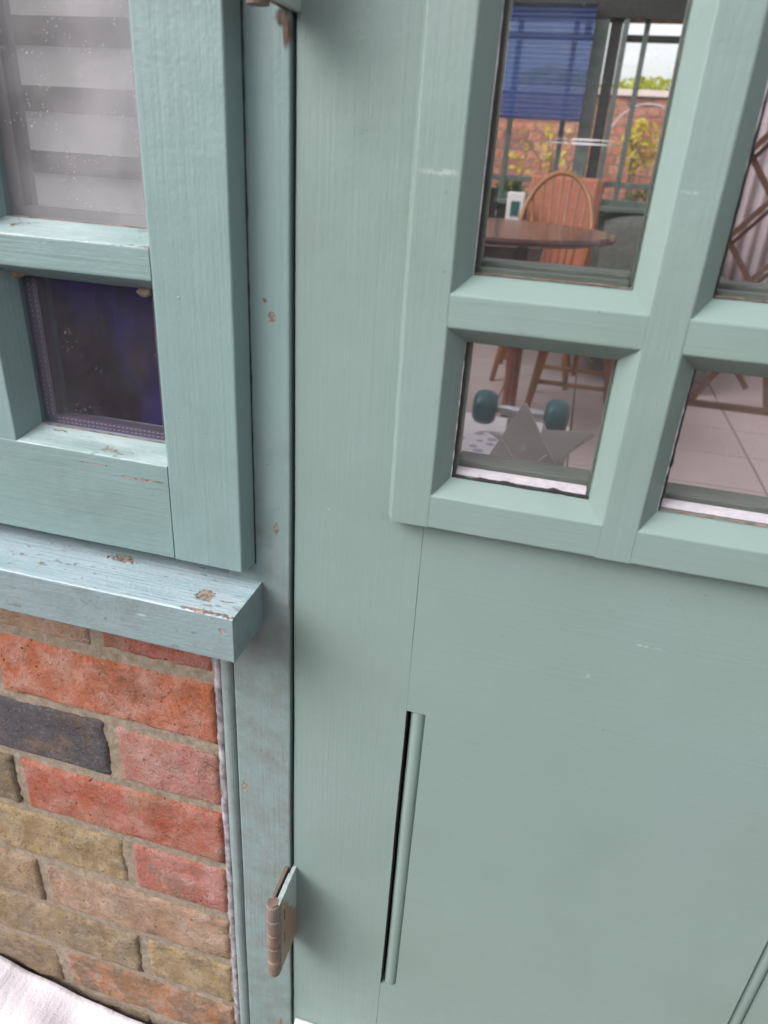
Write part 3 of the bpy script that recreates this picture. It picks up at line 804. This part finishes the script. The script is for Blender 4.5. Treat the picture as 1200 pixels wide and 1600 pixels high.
def bush(c, rad, n, size, mat, name, label, group=None, stems=5):
    t = thing(name, (c[0], c[1], c[2]-rad[2]+H), label, 'plant', group)
    def f():
        while True:
            v = Vector((random.uniform(-1, 1), random.uniform(-1, 1), random.uniform(-1, 1)))
            if v.length < 1 and noise.noise(v*2.2+Vector(c)*3) > -.12: return (c[0]+v.x*rad[0], c[1]+v.y*rad[1], c[2]+v.z*rad[2])
    leaves('foliage', n, f, size, mat, t)
    mb = MB()
    for k in range(stems):
        a = random.uniform(0, 6.28); mb.tube([(c[0], c[1], -H), (c[0]+.3*rad[0]*math.cos(a), c[1]+.3*rad[1]*math.sin(a), c[2]-.2*rad[2]), (c[0]+.8*rad[0]*math.cos(a), c[1]+.8*rad[1]*math.sin(a), c[2]+.6*rad[2])], [.008, .006, .003], 5)
    mb.build('stem', plain('stem', (.12, .09, .05), .9), t)
    return t
m_lime = leafmat('lime leaf', (.36, .38, .05)); m_yel = leafmat('yellow leaf', (.42, .36, .04)); m_leafg = leafmat('green leaf', (.07, .13, .025))
bush((.45, 8.2, .62), (.80, .4, .27), 3400, .07, m_lime, 'garden_shrub', 'sunlit yellow green shrub rising behind the garden wall', 'shrubs behind the garden wall')
bush((-.6, 8.4, .66), (.6, .4, .32), 1500, .08, m_lime, 'garden_shrub', 'yellow green shrub behind the wall partly hidden by the blue blind', 'shrubs behind the garden wall')
bush((.30, 6.45, .22), (.16, .12, .20), 130, .085, m_yel, 'yellow_plant', 'yellow leaved plant against the garden wall right of the pillar')
bush((-.36, 6.35, .12), (.40, .12, .26), 130, .06, m_yel, 'climbing_plant', 'straggly climber on the brick wall below the blue blind')
bush((-.58, 5.2, -.16), (.12, .12, .09), 260, .05, m_leafg, 'low_plant', 'small bright green plant outside the left far window', 'low plants outside the far window')
bush((.38, 5.3, -.17), (.22, .12, .10), 200, .05, m_leafg, 'low_plant', 'low green plant outside the right far window', 'low plants outside the far window')
mb = MB(); mb.tube([(.28+.27*math.cos(R(a)), 5.6, .16+.30*math.sin(R(a))) for a in range(-10, 191, 8)], .006, 6); mb.tube([(.01, 5.6, -H), (.015, 5.6, .12)], .006, 6); mb.tube([(.55, 5.6, -H), (.545, 5.6, .12)], .006, 6)
tag(mb.build('plant_hoop', plain('grey wire', (.5, .45, .48), .4)), 'thin pale wire hoop arching in front of the garden wall', 'plant support')

hd = thing('added_hedge', (0, -5.6, 0), 'dark clipped hedge added out of view to darken the pane reflections', 'hedge')  # unseen hedge, added so the door glass reflects something dark
MB().cbox(-7, 8, -6.1, -5.4, -H+.001, 1.5, .12).build('hedge_core', plain('hedge core', (.02, .035, .012), 1, 6, .3), hd)
leaves('foliage', 9000, lambda: (random.uniform(-7, 8), -5.38+random.uniform(-.12, .06), random.uniform(-H, 1.6)), .11, m_leafg, hd)
# ------------------------------------------------------------------ furniture
m_oak = plain('golden chair wood', (.30, .125, .042), .35, 14, .25, axis=(1, 1, .15))
m_mahog = plain('red brown table wood', (.10, .038, .028), .16, 8, .25, axis=(.2, 1, 1))
m_redwood = plain('red brown wood', (.22, .085, .05), .4, 20, .25)
m_salmon = plain('salmon upholstery', (.46, .165, .095), .85, 60, .12, bump=.002)
# round table
tb = thing('round_table', (-.33, 2.05, FL+H), 'round red brown polished dining table in front of the hoop back chair', 'table')
tz = -.17
MB().lathe([(.40, tz-.024), (.420, tz-.018), (.424, tz-.008), (.418, tz), (.0, tz)], (-.33, 2.05, 0), 64).build('table_top', m_mahog, tb)
MB().lathe([(.20, tz-.09), (.21, tz-.0245)], (-.33, 2.05, 0), 40).build('apron', m_mahog, tb)
for sx_, sy_ in ((-1, -1), (1, -1), (1, 1), (-1, 1)):
    x, y = -.33+.155*sx_, 2.05+.155*sy_
    MB().tube([(x, y, tz-.03), (x, y, tz-.2), (x+.01*sx_, y, -.6), (x+.015*sx_, y+.015*sy_, FL+.002)], [.015, .012, .014, .010], 10).build('leg', m_redwood, tb, smooth=True)
# hoop back chair
ch = thing('windsor_chair', (-.145, 3.05, FL+H), 'hoop back wooden chair with spindles behind the round table', 'chair')
cx, cy, sz = -.145, 3.05, FL+.44
MB().lathe([(.15, sz-.035), (.195, sz-.028), (.20, sz-.01), (.18, sz), (0, sz-.006)], (cx, cy, 0), 32).build('seat', m_oak, ch)
hp = [(cx+.165*math.cos(R(a)), cy+.14+.10*max(0, math.sin(R(a))), sz+.20+.255*math.sin(R(a))) for a in range(-8, 189, 7)]
hp = [(cx+.150, cy+.11, sz-.01)]+hp+[(cx-.150, cy+.11, sz-.01)]
MB().tube(hp, .0125, 8).build('hoop', m_oak, ch, smooth=True)
for k in range(7):
    u = (k-3)/3; x1 = cx+.118*u*1.05; zt = sz+.20+.255*math.sqrt(max(0, 1-(x1-cx)**2/.165**2))
    MB().tube([(cx+.09*u, cy+.13, sz-.01), (x1, cy+.14+.10*(zt-sz-.2)/.255, zt)], .0055, 6).build('spindle', m_oak, ch, smooth=True)
for sx_, sy_ in ((-1, -1), (1, -1), (1, 1), (-1, 1)):
    MB().tube([(cx+.11*sx_, cy+.10*sy_, sz-.02), (cx+.17*sx_, cy+.17*sy_, FL+.002)], [.017, .012], 8).build('leg', m_oak, ch, smooth=True)
MB().tube([(cx-.14, cy, FL+.2), (cx+.14, cy, FL+.2)], .009, 6).build('stretcher', m_oak, ch)
# stool / low chair whose legs show in the lower pane
st = thing('wooden_stool', (.045, 2.60, FL+H), 'golden wooden stool whose splayed legs show through the lower pane', 'stool')
cx, cy, sz = .045, 2.62, -.42
MB().lathe([(.12, sz-.03), (.17, sz-.024), (.178, sz-.008), (.165, sz), (0, sz-.004)], (cx, cy, 0), 32).build('seat', m_mahog, st)
lg = []
for sx_, sy_ in ((-1, -1), (1, -1), (1, 1), (-1, 1)):
    MB().tube([(cx+.09*sx_, cy+.08*sy_, sz-.02), (cx+.13*sx_, cy+.12*sy_, FL+.25), (cx+.165*sx_, cy+.155*sy_, FL+.002)], [.019, .020, .013], 10).build('leg', m_oak, st, smooth=True)
for sy_ in (-1, 1): MB().tube([(cx-.142, cy+.13*sy_, FL+.13), (cx+.142, cy+.13*sy_, FL+.13)], .010, 8).build('stretcher', m_oak, st, smooth=True)
MB().tube([(cx, cy-.12, FL+.17), (cx, cy-.10, sz-.02)], .011, 8).build('stretcher', m_oak, st, smooth=True)
# salmon high back chair
sc_ = thing('upholstered_chair', (-.14, 3.62, FL+H), 'salmon pink upholstered high back chair behind the hoop back chair', 'chair')
MB().cbox(-.315, .020, 3.62, 3.68, FL+.40, -.022, .014).build('backrest', m_salmon, sc_)
MB().cbox(.0205, .045, 3.615, 3.69, FL+.02, -.030, .006).build('back_frame', m_redwood, sc_)
MB().cbox(-.315, .020, 3.30, 3.615, FL+.38, FL+.45, .016).build('seat', m_salmon, sc_)
for x, y in ((-.30, 3.32), (.005, 3.32), (-.30, 3.66)): MB().box(x-.016, x+.016, y-.016, y+.016, FL+.002, FL+.385).build('leg', m_redwood, sc_)
# grey sofa
m_sofa = plain('grey green sofa cloth', (.105, .11, .10), .95, 50, .2, bump=.003)
sf = thing('sofa', (.62, 3.75, FL+H), 'dark grey sofa with a humped back under the far right window', 'sofa')
vs = []; fs = []; nx = 60
def sofatop(x): return -.235+.055*max(0, math.sin((x-.05)*7.5))**.7
for i in range(nx+1):
    x = .08+.56*i/nx; zt = sofatop(x)
    vs += [(x, 3.62, FL+.05), (x, 3.62, zt-.05), (x, 3.66, zt-.008), (x, 3.72, zt), (x, 3.80, zt-.02), (x, 3.83, FL+.05)]
for i in range(nx):
    for k in range(5): a = i*6+k; fs.append((a, a+1, a+7, a+6))
fs += [tuple(range(6)), tuple(nx*6+k for k in range(6))]
link('backrest', mesh('backrest', vs, fs, True), m_sofa, sf)
MB().cbox(.10, .52, 3.05, 3.615, FL+.10, FL+.40, .03).build('seat', m_sofa, sf); MB().cbox(.525, .64, 3.05, 3.615, FL+.05, FL+.52, .03).build('armrest', m_sofa, sf)
# sideboard and things on it
sb = thing('side_table', (-.62, 3.55, FL+H), 'dark low side table left of the round table', 'table')
MB().cbox(-1.0, -.31, 3.42, 3.60, -.285, -.255, .004).build('table_top', m_mahog, sb)
for x, y in ((-.97, 3.45), (-.34, 3.45), (-.34, 3.57), (-.97, 3.57)): MB().box(x-.014, x+.014, y-.014, y+.014, FL+.002, -.286).build('leg', m_mahog, sb)
m_china = plain('white china', (.78, .76, .76), .25, 10, .04)
tub = thing('storage_tub', (-.365, 3.5, H-.255), 'white tub with a dark green square label on the side table', 'tub')
MB().cbox(-.410, -.325, 3.47, 3.54, -.2548, -.105, .006).build('tub', m_china, tub); MB().box(-.388, -.345, 3.4665, 3.4695, -.215, -.145).build('label', plain('teal label', (.03, .11, .10), .5), tub)
mb = MB().lathe([(.03, -.2548), (.062, -.235), (.068, -.205), (.05, -.165), (.015, -.145)], (-.525, 3.5, 0), 24)
tp = mb.build('teapot', m_china, None, smooth=True); tag(tp, 'small white rounded pot at the left end of the side table', 'pot')
mb = MB().cbox(-.62, -.46, 3.44, 3.46, -.2548, -.09, .004); mb.cbox(-.60, -.48, 3.405, 3.44, -.2548, -.24, .004)
bk = mb.build('picture_frame', m_greenb); tag(bk, 'dark upright frame standing on the side table', 'frame')

# folding lattice stand
lt = thing('lattice_stand', (.75, 2.9, FL+H), 'brown wooden expanding lattice stand in the upper right pane', 'lattice stand')
m_lath = plain('brown lath', (.10, .045, .028), .45, 14, .25)
def lath(p, q, w=.022, d=.009, y=2.9, nm='lath'):
    a = Vector((p[0], y, p[1])); b = Vector((q[0], y, q[1])); t = (b-a).normalized(); n = Vector((-t.z, 0, t.x))*w/2; e = Vector((0, d/2, 0))
    vs = [a-n-e, a+n-e, a+n+e, a-n+e, b-n-e, b+n-e, b+n+e, b-n+e]
    MB().add(vs, [(0,1,2,3), (4,5,6,7), (0,1,5,4), (1,2,6,5), (2,3,7,6), (3,0,4,7)]).build(nm, m_lath, lt)
px_, pz_ = .115, .31
xs0 = .55
zz = [.11, -.20, -.51]
for z in zz:
    for k in range(0, 3):
        x = xs0+k*2*px_
        # crossing pairs, double laths a centimetre apart in depth
        lath((x, z), (x+2*px_, z+pz_*.92), y=2.885); lath((x, z), (x+2*px_, z-pz_*.92), y=2.90)
        lath((x, z-.05), (x+2*px_, z+pz_*.92-.05), y=2.915, w=.016)
        MB().lathe([(.011, 2.868), (.011, 2.873)], (x, 0, z), 10, axis='y').build('pivot', m_greenb, lt)
lath((xs0-.01, FL+.012), (xs0+.36, FL+.012), y=2.90, w=.03, d=.03, nm='foot'); lath((xs0+.34, FL+.012), (xs0+.27, FL+.26), y=2.89, w=.03, d=.02, nm='brace'); lath((xs0+.02, FL+.03), (xs0+.14, FL+.26), y=2.89, w=.026, d=.02, nm='brace')
lath((xs0+.12, FL+.19), (xs0+.30, FL+.19), y=2.905, w=.026, d=.02, nm='brace')
# pale striped curtain behind
m_lilac = plain('lilac grey curtain', (.42, .35, .37), .9, 10, .08)
vs = []; fs = []; nx = 160
for i in range(nx+1):
    x = .62+1.2*i/nx; y = 3.98+.02*math.sin(x*95)+.01*math.sin(x*41)
    for z in (FL+.03, .70): vs.append((x, y, z))
for i in range(nx): fs.append((2*i, 2*i+1, 2*i+3, 2*i+2))
cu = link('long_curtain', mesh('long_curtain', vs, fs, True), m_lilac); cu.modifiers.new('thickness', 'SOLIDIFY').thickness = .004
tag(cu, 'pale lilac floor length curtain hanging behind the wooden lattice', 'curtain')

# ------------------------------------------------------------------ things just inside the door
m_box = plain('white card box', (.66, .62, .64), .7, 8, .06)
wb = thing('white_box', (-.15, 1.07, FL+H), 'plain white box under the skateboard inside the door', 'box')
MB().cbox(-.34, .035, .84, 1.30, FL+.001, -.575, .004).build('box_body', m_box, wb); MB().cbox(-.345, .040, .835, 1.305, -.574, -.555, .004).build('lid', m_box, wb)
m_teal = plain('teal urethane', (.012, .115, .135), .3, 30, .15); m_alu = plain('cast aluminium', (.55, .53, .56), .3, 60, .15, metal=.7)
sk = thing('skateboard', (-.075, 1.07, H-.55), 'upturned skateboard with teal wheels lying behind the grey flap', 'skateboard')
kx, ky, kz = -.0715, 1.07, -.462
for s_ in (-1, 1):
    x = kx+.0755*s_; prof = [(.014, -.024), (.026, -.024), (.0335, -.017), (.0365, -.007), (.0365, .007), (.0335, .017), (.026, .024), (.014, .024)]
    w_ = MB().lathe(prof, (x, ky, kz), 28, axis='x').build('wheel', m_teal, sk, smooth=True)
    MB().lathe([(.0105, -.0255), (.0105, .0255)], (x, ky, kz), 14, axis='x').build('bearing', m_greenb, w_)
MB().tube([(kx-.10, ky, kz), (kx-.05, ky, kz), (kx-.03, ky, kz), (kx, ky, kz-.004), (kx+.03, ky, kz), (kx+.05, ky, kz), (kx+.10, ky, kz)], [.004, .0085, .011, .014, .011, .0085, .004], 10).build('truck', m_alu, sk, smooth=True)
MB().cbox(kx-.025, kx+.025, ky-.02, ky+.035, kz-.042, kz-.010, .006).build('baseplate', m_alu, sk)
vs = []; fs = []       # deck: leans from the box down to the floor behind
for i in range(25):
    t = i/24; y = 1.03+.70*t; zc = -.512-.52*(y-1.03)
    w = .098*min(1, math.sqrt(max(0, 1-((abs(t-.5)-.38)/.12)**2)) if abs(t-.5) > .38 else 1)+.004
    for x, z in ((-w, .004), (0, 0), (w, .004)): vs.append((kx+x, y, zc+z))
for i in range(24):
    for k in range(2): a = i*3+k; fs.append((a, a+1, a+4, a+3))
dk = link('deck', mesh('deck', vs, fs, True), plain('pale deck underside', (.62, .58, .60), .5, 12, .1), sk); dk.modifiers.new('thickness', 'SOLIDIFY').thickness = .010
# papers
pp = MB(); 
for k in range(9):
    a = R(10+7*(k*3 % 5)); c = Vector((-.165+.004*(k*2 % 3), .915, -.5545+.0065*k)); u = Vector((math.cos(a), math.sin(a), 0))*.085; v = Vector((-math.sin(a), math.cos(a), 0))*.060
    vs = [c-u-v, c+u-v, c+u+v, c-u+v]; vs += [q+Vector((0, 0, .005)) for q in vs]
    pp.add(vs, [(0,1,2,3), (4,5,6,7), (0,1,5,4), (1,2,6,5), (2,3,7,6), (3,0,4,7)])
m_pap = Mat('printed paper', .6); _P = m_pap.pos(); _v = m_pap.voro(_P, 28)
m_pap.color(m_pap.mix(m_pap.ramp(_v, .28, .34), (.34, .33, .40), (.68, .64, .68))); m_pap = m_pap.m
tag(pp.build('magazine_stack', m_pap), 'untidy stack of magazines on the white box left of the flap', 'magazines')
# grey fabric crate with triangular flap standing up
m_felt = Mat('grey felt', .95, .1); _P = m_felt.pos(); _n = m_felt.noise(_P, 300, 3); m_felt.color(m_felt.mix(_n, (.66, .63, .62), (.76, .72, .71))); m_felt.bump(_n, .001)
_t = m_felt.n.new('ShaderNodeBsdfTranslucent'); _t.inputs[0].default_value = (.8, .77, .76, 1); _x = m_felt.n.new('ShaderNodeMixShader'); _x.inputs[0].default_value = .55
m_felt.l.new(m_felt.b.outputs[0], _x.inputs[1]); m_felt.l.new(_t.outputs[0], _x.inputs[2]); m_felt.l.new(_x.outputs[0], m_felt.n['Material Output'].inputs[0]); m_felt = m_felt.m
m_seam = plain('pale seam', (.80, .76, .76), .9)
gb = thing('felt_crate', (-.055, .65, FL+H), 'grey felt crate with pointed flap and pale seams inside the door', 'crate')
MB().cbox(-.14, .035, .56, .79, FL+.001, -.512, .006).build('crate_body', m_felt, gb)
def flap(pts, y0, lean, name, th=.006):
    vs = [Vector((x, y0+lean*(z+.512), z)) for x, z in pts]; n = len(vs); vs += [v+Vector((0, th, 0)) for v in vs]
    return MB().add(vs, [tuple(range(n)), tuple(range(n, 2*n))]+[(i, (i+1) % n, n+(i+1) % n, n+i) for i in range(n)]).build(name, m_felt, gb)
fp = flap([(-.124, -.512), (-.058, -.366), (-.054, -.360), (-.049, -.360), (-.044, -.368), (-.010, -.425), (.020, -.468), (.050, -.512)], .80, -.05, 'flap')
for p, q in (((-.082, -.432), (-.037, -.490)), ((-.002, -.447), (-.040, -.492)), ((-.107, -.478), (-.085, -.508))):
    a = Vector((p[0], .80-.05*(p[1]+.512)-.0015, p[1])); b = Vector((q[0], .80-.05*(q[1]+.512)-.0015, q[1]))
    MB().tube([a, b], .0016, 6).build('seam', m_seam, fp)
wv = [Vector((-.016, .84, -.403)), Vector((-.009, .84, -.416)), Vector((.069, .84, -.408)), Vector((.078, .84, -.415)), Vector((.052, .84, -.438)), Vector((.033, .84, -.459)), Vector((.030, .835, -.489)), Vector((.030, .815, -.53)), Vector((-.03, .815, -.53))]
n = len(wv); w2 = wv+[v+Vector((0, .006, -.002)) for v in wv]
MB().add(w2, [tuple(range(n)), tuple(range(n, 2*n))]+[(i, (i+1) % n, n+(i+1) % n, n+i) for i in range(n)]).build('side_flap', m_felt, gb)

# renderer
S.render.engine = 'CYCLES'
S.cycles.max_bounces = 10; S.cycles.transparent_max_bounces = 24; S.cycles.caustics_reflective = False; S.cycles.caustics_refractive = False
